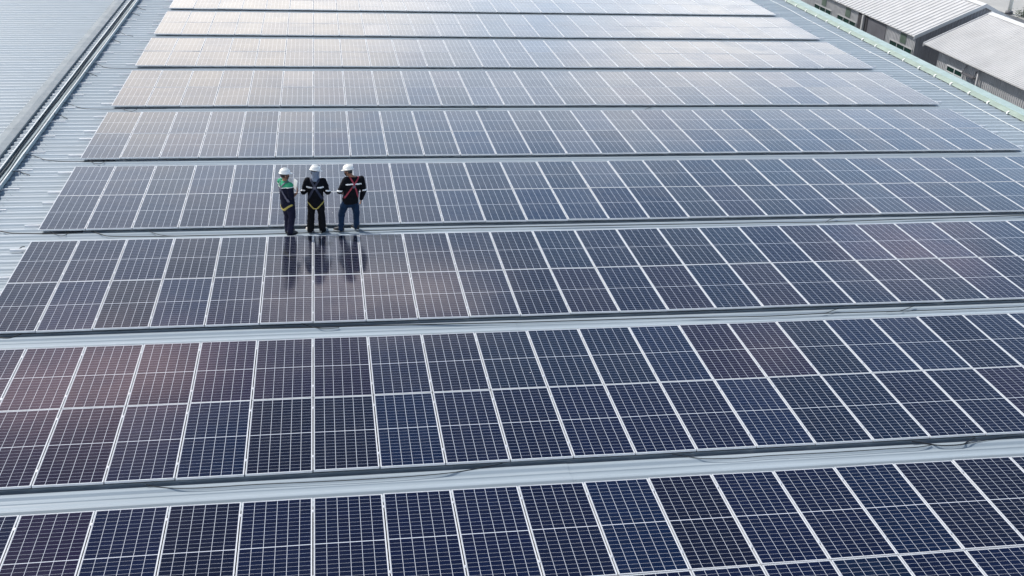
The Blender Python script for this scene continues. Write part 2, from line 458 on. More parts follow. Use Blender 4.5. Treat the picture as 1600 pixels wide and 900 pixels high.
NAVY = (0.0017, 0.0054, 0.028); BLUE = (0.0018, 0.0090, 0.038); INK = (0.0020, 0.0042, 0.020); PLUM_SHEEN = (0.0085, 0.0060, 0.026); TEAL = (0.0020, 0.0085, 0.030)  # purplish tone paints a mauve cloud reflection into cells, and varies others at random
TINTS = {'navy': NAVY, 'blue': BLUE, 'black': INK, 'plum_sheen': PLUM_SHEEN, 'teal': TEAL}
FIX = {(8, 4, 0): 'blue', (8, 7, 0): 'blue', (8, 5, 0): 'black', (8, 6, 0): 'black', (8, 7, 1): 'navy', (8, 5, 1): 'plum_sheen', (8, 6, 1): 'plum_sheen', (8, 4, 1): 'plum_sheen', (8, 3, 1): 'plum_sheen', (8, 2, 1): 'plum_sheen', (8, 1, 1): 'plum_sheen',
       (8, 1, 0): 'plum_sheen', (8, 2, 0): 'plum_sheen', (8, 3, 0): 'navy', (7, 4, 1): 'teal', (7, 3, 1): 'black', (7, 5, 0): 'plum_sheen', (7, 6, 0): 'plum_sheen', (7, 7, 0): 'plum_sheen', (7, 8, 0): 'plum_sheen', (7, 10, 1): 'black', (7, 7, 1): 'black', (7, 5, 1): 'black', (7, 6, 1): 'black',
       (7, 2, 0): 'black', (7, 11, 1): 'teal', (7, 19, 1): 'plum_sheen', (7, 20, 0): 'plum_sheen', (8, 10, 1): 'teal', (8, 11, 1): 'teal', (8, 9, 1): 'teal', (8, 13, 1): 'plum_sheen', (8, 14, 1): 'plum_sheen', (8, 13, 0): 'blue', (8, 17, 1): 'blue', (9, 2, 1): 'plum_sheen',
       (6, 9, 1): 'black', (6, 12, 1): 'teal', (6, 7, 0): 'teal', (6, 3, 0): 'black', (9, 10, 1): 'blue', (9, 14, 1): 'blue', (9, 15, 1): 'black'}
rt_ = random.Random(21)
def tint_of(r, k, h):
    w = FIX.get((r, k, h)) or rt_.choices(['navy', 'blue', 'black', 'plum_sheen', 'teal'], [10, 0.5, 1.4, 0.5, 1.4] if r >= 8 else [5, 1.8, 2.2, 1.0, 2.4])[0]
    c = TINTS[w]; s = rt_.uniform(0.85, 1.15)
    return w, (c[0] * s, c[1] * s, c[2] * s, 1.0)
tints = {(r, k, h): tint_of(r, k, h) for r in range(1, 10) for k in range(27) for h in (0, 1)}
tilts = {q: (max(-.32, min(.32, rt_.gauss(0, 0.16))), max(-.45, min(.45, rt_.gauss(0, 0.22)))) for q in tints}      # degrees
ROWNAME = {9: 'third row behind the workers', 8: 'second row behind the workers', 7: 'row just behind the workers', 6: 'row the workers face',
           5: 'second row beyond the workers', 4: 'third row beyond the workers', 3: 'fourth row beyond the workers'}
RN9 = {9: 'third row behind workers', 8: 'second row behind workers'}
ORD = 'first second third fourth fifth sixth seventh eighth ninth tenth eleventh twelfth thirteenth fourteenth fifteenth sixteenth seventeenth eighteenth nineteenth twentieth twenty-first twenty-second twenty-third twenty-fourth twenty-fifth twenty-sixth twenty-seventh'.split()
TW = {'navy': 'navy', 'blue': 'blue-tinted', 'black': 'near-black', 'plum_sheen': 'purplish', 'teal': 'blue-grey'}
def panel_label(r, k, h):
    if r >= 8:   # ridge end of these rows is cut off by the picture's edge: count from the column in line with the middle worker
        d = k - 6
        where = ('behind the middle worker' if d == 0 else '%s eaveward of middle worker' % ORD[d - 1] if d > 0 else '%s ridgeward of middle worker' % ORD[-d - 1])
    else:
        where = '%s from the ridge end' % ORD[k]
    return '%s panel, %s line of %s, %s' % (TW[tints[(r, k, h)][0]], 'upper' if h else 'lower', RN9.get(r) or ROWNAME[r], where)
def tilt_matrix(o, tx, ty):
    c = Vector((PW / 2, PL / 2, 0))
    return Matrix.Translation(Vector(o) + c) @ Euler((R(tx), R(ty), 0)).to_matrix().to_4x4() @ Matrix.Translation(-c)
ZB = PT - PH
for a, r, k, h in single:
    t = empty('solar_panel', ((k - 6) * PITCH_X + 0.01, (9 - r) * PITCH_Y + (UPPER if h else 0), ZB))
    tx, ty = tilts[(r, k, h)]                     # no panel lies perfectly in line with the next
    t.matrix_basis = tilt_matrix(t.location, tx, ty)
    tag(t, panel_label(r, k, h), 'solar panel', 'solar panels on the roof')
    f = link('frame', frame_me, t)
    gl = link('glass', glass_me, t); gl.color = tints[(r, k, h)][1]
    if r >= 5 and k > 0:
        for yy in (0.40, 1.93):
            c = link('clamp', clamp_me, t); c.location = (0, yy, 0)
m = MB(); uvs = []; cols = []
for a, r, k, h in rest:
    o = Vector(((k - 6) * PITCH_X + 0.01, (9 - r) * PITCH_Y + (UPPER if h else 0), ZB))
    nf = len(m.f); m.mi = 0
    mt_ = tilt_matrix(o, *tilts[(r, k, h)])
    frame_mb(m, tf=lambda p: mt_ @ p)
    uvs += [(0, 0)] * 4 * (len(m.f) - nf); cols += [(0, 0, 0, 1)] * 4 * (len(m.f) - nf)
    m.mi = 1
    q = [mt_ @ Vector((x, y, PH - 0.003)) for x, y in ((G0, G0), (PW - G0, G0), (PW - G0, PL - G0), (G0, PL - G0))]
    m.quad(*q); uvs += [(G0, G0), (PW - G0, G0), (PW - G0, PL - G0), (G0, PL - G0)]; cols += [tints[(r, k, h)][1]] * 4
me = m.mesh('distant_solar_panels', [M_alu, M_cell_far]); add_uv(me, uvs)
ca = me.color_attributes.new('tint', 'FLOAT_COLOR', 'CORNER'); ca.data.foreach_set('color', [x for c in cols for x in c])
tag(link('solar_panels', me), 'far rows of solar panels washed pale by the glare of the sky', 'solar panels', 'solar panels on the roof', 'stuff')

# mounting rails under the rows, their ends showing past the last panels
rm = MB(); rm.box(-6.70, 22.60, -0.022, 0.022, 0.0405, ZB - 0.0005); rail_me = rm.mesh('mounting_rail', M_alu)
RN = {1: 'farthest row', 2: 'second row from the far end'}
for r in range(1, 10):
    for i, yy in enumerate((0.40, 1.93, UPPER + 0.40, UPPER + 1.93)):
        o = link('mounting_rail', rail_me); o.location = (random.uniform(-.05, .05), (9 - r) * PITCH_Y + yy, 0)
        tag(o, 'silver rail carrying the %s line of %s, its %s edge' % ('lower' if i < 2 else 'upper', {1: 'the most distant row', 2: 'the fifth row beyond the workers'}.get(r) or ROWNAME[r], 'near' if i % 2 == 0 else 'far'),
            'mounting rail', 'rails under the panel rows')

# ------------------------------------------------------------------ loose cables on the roof
def smooth_path(P, n=8):
    out = []
    for i in range(len(P) - 1):
        p0 = P[max(i - 1, 0)]; p1 = P[i]; p2 = P[i + 1]; p3 = P[min(i + 2, len(P) - 1)]
        for j in range(n):
            t = j / n
            out.append(0.5 * ((2 * p1) + (p2 - p0) * t + (2 * p0 - 5 * p1 + 4 * p2 - p3) * t * t + (3 * p1 - p0 - 3 * p2 + p3) * t ** 3))
    out.append(P[-1]); return out
def cable(px, label, rad=0.013, z=0.055, z0=None, z1=None):
    n = len(px); P = []
    for i, (x, y) in enumerate(px):
        zz = z
        if i == 0 and z0 is not None: zz = z0
        if i == n - 1 and z1 is not None: zz = z1
        P.append(at(x, y, zz))
    m = MB(); m.tube(smooth_path(P), rad * 0.75, 6)
    return tag(m.build('cable', M_black), label, 'cable', 'loose black cables on the roof')
TZ = 0.17
cable([(212, 9), (219, 13), (228, 15.5)], 'short cable dropping from the tray above the fifth row beyond the workers', z0=TZ)
cable([(204, 19), (211, 22), (218, 24)], 'short cable dropping from the tray at the fifth row beyond the workers', z0=TZ)
cable([(184, 49), (190, 51.5), (197, 54.5), (208, 56.5)], 'wavy cable leaving the tray above the fourth row beyond the workers', z0=TZ)
cable([(173, 62), (181, 63.5), (188, 66.5)], 'short cable dropping from the tray at the fourth row beyond the workers', z0=TZ)
cable([(147, 98), (155, 101.5), (165, 105.5), (182, 106.8), (226, 107.3), (300, 107)], 'long cable from the tray to the fourth row beyond the workers', z0=TZ, z=0.05)
cable([(133, 113.5), (143, 115.5), (152, 119)], 'short cable dropping from the tray above the third row beyond the workers', z0=TZ)
cable([(99, 160), (112, 164), (128, 169), (146, 170.3), (180, 170.5), (260, 170)], 'long cable from the tray to the third row beyond the workers', z0=TZ, z=0.05)
cable([(85, 178), (95, 180.5), (106, 186)], 'short cable dropping from the tray above the second row beyond the workers', z0=TZ)
cable([(40, 241), (54, 244), (70, 249.5), (95, 252), (128, 252.3), (180, 251)], 'long cable from the tray to the second row beyond the workers', z0=TZ, z=0.05)
cable([(19, 267.5), (32, 269), (47, 274)], 'short cable dropping from the tray beside the row the workers face', z0=TZ)
cable([(-30, 355), (0, 361), (18, 364.3), (45, 364.8), (75, 365), (130, 362)], 'thick cable entering under the ridge end of the row the workers face', 0.016)
cable([(78, 362), (86, 366), (97, 368.5), (104, 366), (107, 363)], 'slack cable loop under the ridge corner of the row the workers face', 0.008, z0=.08, z1=.08)
cable([(190, 168.5), (196, 172), (205, 174), (211, 172.5), (215, 170)], 'slack cable loop under the ridge corner of the third row beyond the workers', 0.010, z0=.08, z1=.08)
cable([(137, 249), (146, 254.5), (153, 256), (160, 254.5), (166, 251)], 'slack cable loop under the ridge corner of the second row beyond workers', 0.010, z0=.08, z1=.08)
cable([(142, 361), (158, 366), (176, 369.3), (250, 369.2), (320, 367.8), (400, 366), (480, 363.6), (560, 360.8), (660, 358), (760, 355.4), (900, 353), (1050, 350.5), (1200, 348), (1290, 346.8), (1400, 343), (1500, 340), (1605, 336)], 'long cable along the walkway at the workers feet', 0.013)
cable([(233, 361), (243, 365), (256, 368), (275, 368.6)], 'thin cable slipping out from under the row the workers face', 0.009, z0=.08)
cable([(1290, 347.5), (1296, 343.5), (1306, 340)], 'cable end poking out under the eave half of the row workers face', 0.010, z1=.085)
cable([(395, 513), (430, 512.5), (500, 511.2), (560, 509.2), (680, 506.5), (800, 503.8), (900, 501), (1000, 498), (1100, 495.8), (1200, 494), (1290, 489.6), (1400, 486.5), (1500, 483), (1605, 479)], 'long cable in the channel in front of the row behind the workers', 0.012)
cable([(470, 505), (485, 510), (505, 513.5), (530, 512)], 'thin cable dipping from under the row just behind the workers', 0.009, z0=.085)
cable([(1270, 490.5), (1290, 489), (1300, 485.5), (1310, 482)], 'cable end rising to the eave half of the row behind the workers', 0.010, z1=.09)
cable([(1385, 487.5), (1405, 486), (1418, 482), (1429, 477.5)], 'forked cable end under the eave half of the row behind workers', 0.010, z1=.09)
cable([(-5, 527), (12, 528), (22, 526), (33, 522)], 'cable loop at the ridge end of the row just behind workers', 0.012, z0=.06, z1=.09)
cable([(228, 757), (245, 760.5), (275, 762.8), (320, 762), (400, 757), (480, 753.5), (560, 749.5), (640, 744.5), (705, 738.5), (745, 732), (785, 724)], 'thin cable sagging in the channel before the second row behind workers', 0.009, z0=.09, z1=.09)
cable([(1050, 709.5), (1075, 713.5), (1100, 716.5), (1150, 716), (1200, 712), (1300, 707), (1400, 700.5), (1430, 699), (1455, 695.5)], 'thin cable crossing the channel before the third row, middle stretch', 0.009, z0=.09)
cable([(1425, 690), (1445, 692.5), (1470, 696), (1502, 694.5), (1512, 690), (1524, 684)], 'knotted cable with connector hanging under the second row behind workers', 0.014, z0=.09, z1=.09)
cable([(1500, 695.5), (1540, 688), (1575, 683), (1610, 680)], 'thin cable rising eaveward from the knotted connector', 0.008, z1=.09)
cable([(552, 169.5), (565, 171.8), (590, 172), (680, 171.5), (760, 169.8)], 'thin cable under the third row beyond the workers', 0.008, z=0.05)
cable([(1008, 171), (1013, 169), (1018, 167)], 'tiny cable end under the third row beyond the workers', 0.010, z=0.06)
cable([(29, 390), (34, 386), (39, 385.5)], 'black connector stub at the ridge corner of the row behind workers', 0.014, z=0.09)

# ------------------------------------------------------------------ sheds beyond the gutter
def wall_corr_material(name, c):
    m = bpy.data.materials.new(name); m.use_nodes = True
    t = NT(m); b = t.n['Principled BSDF']
    f = t.ramp(t.noise(1.2, 6, 0.65, t.coord('Object', (1, 1, 0.3))), 0.3, 0.75)
    t.l.new(t.mix(f, rgba(c), rgba(tuple(x * 0.78 for x in c))), b.inputs['Base Color'])
    b.inputs['Roughness'].default_value = 0.55
    return m
M_swall = wall_corr_material('shed_wall_metal', (0.46, 0.46, 0.465))
M_gable_shade = wall_corr_material('shed_gable_shade', (0.26, 0.265, 0.285))  # same wall metal, darker and bluer so the gables' shade is painted in
M_sroof = mat('shed_roof_metal', (0.58, 0.58, 0.585), 0.5, 0.1, var=0.12, vscale=0.8)
M_sroof2 = mat('shed_roof_worn', (0.53, 0.53, 0.535), 0.55, 0.1, var=0.15, vscale=0.6)
M_trim = mat('shed_trim', (0.60, 0.61, 0.62), 0.5, var=0.08)
M_wframe = mat('window_frame_grey', (0.40, 0.41, 0.41), 0.5, var=0.1)
M_pane = mat('dark_green_glass', (0.010, 0.035, 0.028), 0.12)
M_strip = mat('green_translucent_sheet', (0.10, 0.14, 0.11), 0.4, var=0.2, vscale=3)
M_dark = mat('dark_matte', (0.035, 0.034, 0.04), 0.8)
M_dgrey = mat('dark_grey_sheet', (0.12, 0.12, 0.135), 0.6, var=0.25, vscale=1.2)

def corr_wall(m, axis, fixed, a0, a1, z0, z1, pitch, amp, sgn):
    """vertical-ribbed sheet wall; axis 'y' runs along y at x = fixed"""
    n = max(2, int(round((a1 - a0) / pitch))); prof = []
    for i in range(n):
        s = (a1 - a0) / n
        for fr, d in ((0.0, 0), (0.5, 0), (0.6, amp), (0.9, amp)):
            prof.append((a0 + (i + fr) * s, d * sgn))
    prof.append((a1, 0))
    def P(a, d, z): return (fixed + d, a, z) if axis == 'y' else (a, fixed + d, z)
    zt = z1 if callable(z1) else (lambda a: z1)
    m.loft([[P(a, d, z0) for a, d in prof], [P(a, d, zt(a)) for a, d in prof]], False, False, False)

def shed(label, xe, ze, xr, zr, ynear, yfar, xw, wnear, wfar, pitch, amp, roofmat, wins, strips, group='sheds beyond the gutter'):
    o = empty('shed', (xw, (wnear + wfar) / 2, GZ)); tag(o, label, 'shed', group)
    inv = Matrix.Translation(-o.location)
    def part(m, name, mt, par=None):
        q = m.build(name, mt, par or o)
        if par is None: q.matrix_parent_inverse = inv
        return q
    xb = 2 * xr - xw; zw = ze + (xw - xe) * (zr - ze) / (xr - xe)
    # roof: two corrugated slopes with thickness
    m = MB(); n = int((yfar - ynear) / pitch); s = (yfar - ynear) / n; prof = []
    for i in range(n):
        for fr, d in ((0.0, 0), (0.52, 0), (0.62, amp), (0.72, amp), (0.85, 0)): prof.append((ynear + (i + fr) * s, d))
    prof.append((yfar, 0))
    for xa, za, xc, zc in ((xe, ze, xr, zr), (xr, zr, 2 * xr - xe, ze)):
        m.loft([[(xa, y, za + d) for y, d in prof], [(xc, y, zc + d) for y, d in prof]], False, False, False)
        m.loft([[(xa, y, za - 0.03) for y, d in prof][::-1], [(xc, y, zc - 0.03) for y, d in prof][::-1]], False, False, False)
    rf = part(m, 'roof', roofmat)
    for y in (ynear - 0.02, yfar + 0.02):          # barge boards
        m = MB(); b0 = 0.17; b1 = 0.065
        m.loft([[(xe, yy, ze - b0), (xr, yy, zr - b0), (2 * xr - xe, yy, ze - b0), (2 * xr - xe, yy, ze + b1), (xr, yy, zr + b1), (xe, yy, ze + b1)] for yy in (y - 0.025, y + 0.025)], False, False)
        n = len(m.v)
        for q in ((0, 5, 4, 1), (1, 4, 3, 2), (6, 7, 10, 11), (7, 8, 9, 10)): m.face(q)
        part(m, 'barge_board', M_trim)
    m = MB(); d = 0.28
    for sg in (-1, 1):
        m.quad((xr, ynear - .05, zr + amp + 0.012), (xr + sg * d, ynear - .05, zr - d * (zr - ze) / (xr - xe) + amp + 0.006), (xr + sg * d, yfar + .05, zr - d * (zr - ze) / (xr - xe) + amp + 0.012), (xr, yfar + .05, zr + amp + 0.012))
    m.build('ridge_cap', M_trim, rf)
    # walls: long side, gables, back
    m = MB()
    corr_wall(m, 'y', xw, wnear, wfar, GZ, zw - 0.05, 0.19, 0.03, -1)
    part(m, 'wall', M_swall)
    top = lambda x: ze + (min(x, 2 * xr - x) - xe) * (zr - ze) / (xr - xe) - 0.06
    for y, sg in ((wnear, -1), (wfar, 1)):
        m = MB(); prof = []
        for i in range(int((xb - xw) / 0.19)):
            x0 = xw + i * 0.19
            prof += [(x0, 0), (x0 + .1, 0), (x0 + .12, .03 * sg), (x0 + .17, .03 * sg)]
        prof.append((xb, 0))
        half = [q for q in prof if q[0] < xr - 0.02] + [(xr, 0)] + [q for q in prof if q[0] > xr + 0.02]
        m.loft([[(x, y + dd, GZ) for x, dd in half], [(x, y + dd, top(x)) for x, dd in half]], False, False, False)
        part(m, 'gable_wall', M_gable_shade)
    m = MB(); m.box(xb - 0.05, xb, wnear + 0.04, wfar - 0.04, GZ, zw - 0.06); part(m, 'back_wall', M_swall)
    for (ya, yb, za, zb, npn, white) in wins:
        m = MB(); X = xw - 0.075; fwid = 0.05 if not white else 0.065
        m.box(X, X + .07, ya, yb, zb - fwid, zb); m.box(X, X + .07, ya, yb, za, za + fwid)
        for i in range(npn + 1):
            y = ya + (yb - ya - fwid) * i / npn
            m.box(X + .002, X + .068, y, y + fwid, za + fwid, zb - fwid)
        if white:
            zm = za + (zb - za) * 0.42; m.box(X + .004, X + .066, ya + fwid, yb - fwid, zm, zm + 0.06)
        wn = part(m, 'window', M_trim if white else M_wframe)
        m = MB(); m.box(X + 0.03, X + 0.05, ya + .02, yb - .02, za + .02, zb - .02); m.build('pane', M_pane, wn)
    for (ya, yb, za, zb) in strips:
        m = MB(); m.box(xw - 0.05, xw - 0.034, ya, yb, za, zb); part(m, 'translucent_strip', M_strip)
    return o, part

dz = PT
ZE = -3.5 + dz
s1, p1 = shed('corrugated shed with broad dark roof ribs and green windows in threes', 36.24, ZE, 40.6, -1.52 + dz, 53.8, 84.0, 36.45, 53.3 + 0.6, 83.5, 0.47, 0.055, M_sroof,
     [(53.95 + .05, 57.0, -5.02 + dz, -4.34 + dz, 3, False), (62.0, 65.0, -5.02 + dz, -4.34 + dz, 3, False), (66.0, 69.0, -5.02 + dz, -4.34 + dz, 3, False), (74, 77, -5.02 + dz, -4.34 + dz, 3, False)],
     [(55.0, 55.75, -4.25 + dz, -3.66 + dz), (63.1, 63.85, -4.25 + dz, -3.66 + dz), (67.1, 67.85, -4.25 + dz, -3.66 + dz)])
# flat bay with a pillar, between the window groups
m = MB(); m.box(36.395, 36.41, 57.75, 60.35, -6.2, -3.62 + dz); p1(m, 'bay_door', M_dgrey)
m = MB(); m.box(36.36, 36.42, 60.35, 60.75, GZ, -3.62 + dz); m.box(36.36, 36.42, 60.95, 61.75, GZ, -3.62 + dz); p1(m, 'recess_shade', M_dark)  # flat dark sheets on the wall paint the shade of a recess
m = MB(); m.box(36.22, 36.36, 60.74, 60.94, GZ, -3.6 + dz); p1(m, 'pillar', M_swall)
s2, p2 = shed('corrugated shed with fine pale roof ribs and a white barred window', 35.86, ZE, 39.89, -1.62 + dz, 22.0, 51.9, 36.30, 22.5, 50.7, 0.21, 0.025, M_sroof2,
     [(47.75, 49.55, -4.85 + dz, -4.18 + dz, 2, True), (39.5, 41.3, -4.85 + dz, -4.18 + dz, 2, True)], [])
# small hanging canopy over the doorway of the near shed, and its wall pipe
m = MB(); m.box(35.98, 36.27, 46.30, 47.55, -4.22 + dz, -4.16 + dz)
for y in (46.35, 47.5): m.bar((36.0, y, -4.2 + dz), (36.25, y, -3.75 + dz), 0.04, 0.04)
p2(m, 'canopy', M_dgrey)
m = MB(); m.tube([(36.12, 46.05, GZ), (36.12, 46.05, -3.55 + dz)], 0.06, 8); p2(m, 'downpipe', M_swall)
m = MB(); m.box(36.22, 36.27, 44.2, 47.3, GZ, -4.6 + dz); p2(m, 'bay_door', M_dgrey)
# shading gap wall / service duct between both sheds
# ------------------------------------------------------------------ far yard beyond the sheds
g = MB(); g.box(46.0, 60.2, 20, 300, GZ - 0.3, GZ + 0.004)
tag(g.build('road', mat('yard_asphalt', (0.13, 0.14, 0.155), 0.85, var=0.3, vscale=0.5)), kind='structure')
lp = empty('lamp_post', (60.3, 81.2, GZ)); tag(lp, 'white lamp post standing at the edge of the pale concrete yard', 'lamp post')
m = MB(); m.tube([(0, 0, 0), (0, 0, 0.25)], 0.32, 14); m.build('base', M_dgrey, lp)
m = MB(); m.tube([(0, 0, 0.25), (0, 0, 4), (0, 0, 8)], [0.17, 0.15, 0.10], 12); m.build('pole', M_white, lp)
m = MB(); m.bar((0, 0, 7.9), (1.6, 0, 8.2), 0.12, 0.10); m.box(1.5, 2.3, -.15, .15, 8.12, 8.26); m.build('lamp_head', M_trim, lp)
rs = random.Random(5)
M_leaf = mat('shrub_leaves', (0.045, 0.085, 0.04), 0.6, var=0.5, vscale=5)
for i, (dx, dy, lab) in enumerate(((0.6, -1.3, 'low green shrub at the foot of the white lamp post'), (0.8, -2.6, 'low green shrub a step from the white lamp post'))):
    b = empty('shrub', (60.3 + dx, 81.2 + dy, GZ)); tag(b, lab, 'shrub', 'shrubs by the lamp post')
    m = MB()
    for j in range(420):
        v = Vector((rs.gauss(0, .35), rs.gauss(0, .35), abs(rs.gauss(0.3, .2)))); a = rs.uniform(0, 6.28); d = Vector((math.cos(a), math.sin(a), rs.uniform(-.3, .8))).normalized() * 0.13
        s = d.cross(Vector((rs.uniform(-1, 1), rs.uniform(-1, 1), 1))).normalized() * 0.05
        m.quad(v - s, v + d * .5 - s * .2, v + d, v + s)
    m.build('foliage', M_leaf, b)
    m = MB(); m.tube([(0, 0, 0), (0, 0, .35)], .02, 6); m.build('stem', M_dark, b)

# ------------------------------------------------------------------ people
def solid(m, voxel, smooth, name, mt, wrinkle=0.0, wscale=9.0):
    """weld overlapping lofts into one continuous skin"""
    tmp = m.build('tmp', mt)
    md = tmp.modifiers.new('r', 'REMESH'); md.mode = 'VOXEL'; md.voxel_size = voxel
    sm = tmp.modifiers.new('s', 'SMOOTH'); sm.factor = 0.5; sm.iterations = smooth
    dg = bpy.context.evaluated_depsgraph_get(); dg.update()
    me = bpy.data.meshes.new_from_object(tmp.evaluated_get(dg)); me.name = name
    old = tmp.data; bpy.data.objects.remove(tmp); bpy.data.meshes.remove(old)
    if not me.materials: me.materials.append(mt)
    if wrinkle:
        ns = [v.normal.copy() for v in me.vertices]
        for v, n in zip(me.vertices, ns):
            p = v.co
            w = noise.noise(Vector((p.x * wscale, p.y * wscale, p.z * wscale * 1.6))) + 0.5 * noise.noise(Vector((p.x * wscale * 2.3 + 7, p.y * wscale * 2.3, p.z * wscale * 3)))
            v.co = p + n * (w * wrinkle)
    for p in me.polygons: p.use_smooth = True
    me.update()
    return me

def band(src, name, mt, parent, test, off=0.005):
    """a strip lying on a garment: the garment's faces under it, lifted and given a rim"""
    m = MB(); mp = {}; top = {}
    for p in src.polygons:
        if test(p.center, p.normal):
            ids = []
            for vi in p.vertices:
                if vi not in mp:
                    v = src.vertices[vi]; mp[vi] = len(m.v); m.v.append(tuple(v.co + v.normal * off))
                ids.append(mp[vi])
            m.face(ids, True)
    edges = {}
    for f in m.f:
        for a, b in zip(f, f[1:] + f[:1]): edges[(a, b)] = edges.get((a, b), 0) + 1
    inv = {b: a for a, b in mp.items()}; low = {}
    for (a, b) in list(edges):
        if (b, a) not in edges:
            for q in (a, b):
                if q not in low:
                    v = src.vertices[inv[q]]; low[q] = len(m.v); m.v.append(tuple(v.co - v.normal * 0.002))
            m.face((b, a, low[a], low[b]))
    if not m.f: return None
    return m.build(name, mt, parent)

def capsule(m, pts, rad, seg=12):
    m.tube(pts, rad, seg)
    for p, r in ((pts[0], rad[0]), (pts[-1], rad[-1])): m.ellipsoid(p, (r, r, r), None, 12, 8)
    for p, r in zip(pts[1:-1], rad[1:-1]): m.ellipsoid(p, (r, r, r), None, 12, 8)

def V(*a): return Vector(a)
M_skin = mat('skin', (0.27, 0.135, 0.085), 0.5, var=0.12, vscale=20)
M_hair = mat('black_hair', (0.010, 0.009, 0.010), 0.6)
M_mask = mat('black_face_mask', (0.014, 0.014, 0.016), 0.8)
M_hat = mat('white_helmet', (0.82, 0.82, 0.79), 0.28)
M_hatband = mat('helmet_lining', (0.05, 0.05, 0.055), 0.7)
M_reflect = mat('reflective_strip', (0.78, 0.79, 0.80), 0.45)
M_yellow = mat('yellow_webbing', (0.50, 0.41, 0.10), 0.7, var=0.2, vscale=30)
M_red = mat('red_webbing', (0.34, 0.035, 0.065), 0.65, var=0.2, vscale=30)
M_navyweb = mat('navy_webbing', (0.014, 0.020, 0.050), 0.6, var=0.2, vscale=30)
M_greyweb = mat('grey_webbing', (0.12, 0.12, 0.17), 0.65, var=0.2, vscale=30)
M_scarf = mat('pale_blue_scarf', (0.19, 0.235, 0.32), 0.85, var=0.35, vscale=14)
M_jacket = mat('black_jacket', (0.005, 0.006, 0.010), 0.9, spec=0.15, var=0.4, vscale=8)
M_navy = mat('navy_shirt', (0.009, 0.011, 0.028), 0.9, spec=0.15, var=0.4, vscale=8)
M_green = mat('green_yoke', (0.02, 0.30, 0.15), 0.8, var=0.15, vscale=10)
M_trN = mat('navy_trousers', (0.014, 0.015, 0.036), 0.9, spec=0.15, var=0.35, vscale=7)
M_trB = mat('black_trousers', (0.006, 0.0065, 0.009), 0.9, spec=0.15, var=0.4, vscale=7)
M_jean = mat('blue_jeans', (0.010, 0.028, 0.068), 0.9, spec=0.15, var=0.4, vscale=7)
M_shoeW = mat('pale_shoes', (0.62, 0.60, 0.56), 0.6, var=0.2, vscale=20)
M_shoeB = mat('black_shoes', (0.015, 0.015, 0.018), 0.5)
M_sole = mat('white_sole', (0.7, 0.7, 0.68), 0.6)
M_eye = mat('dark_eyes', (0.01, 0.008, 0.008), 0.2)

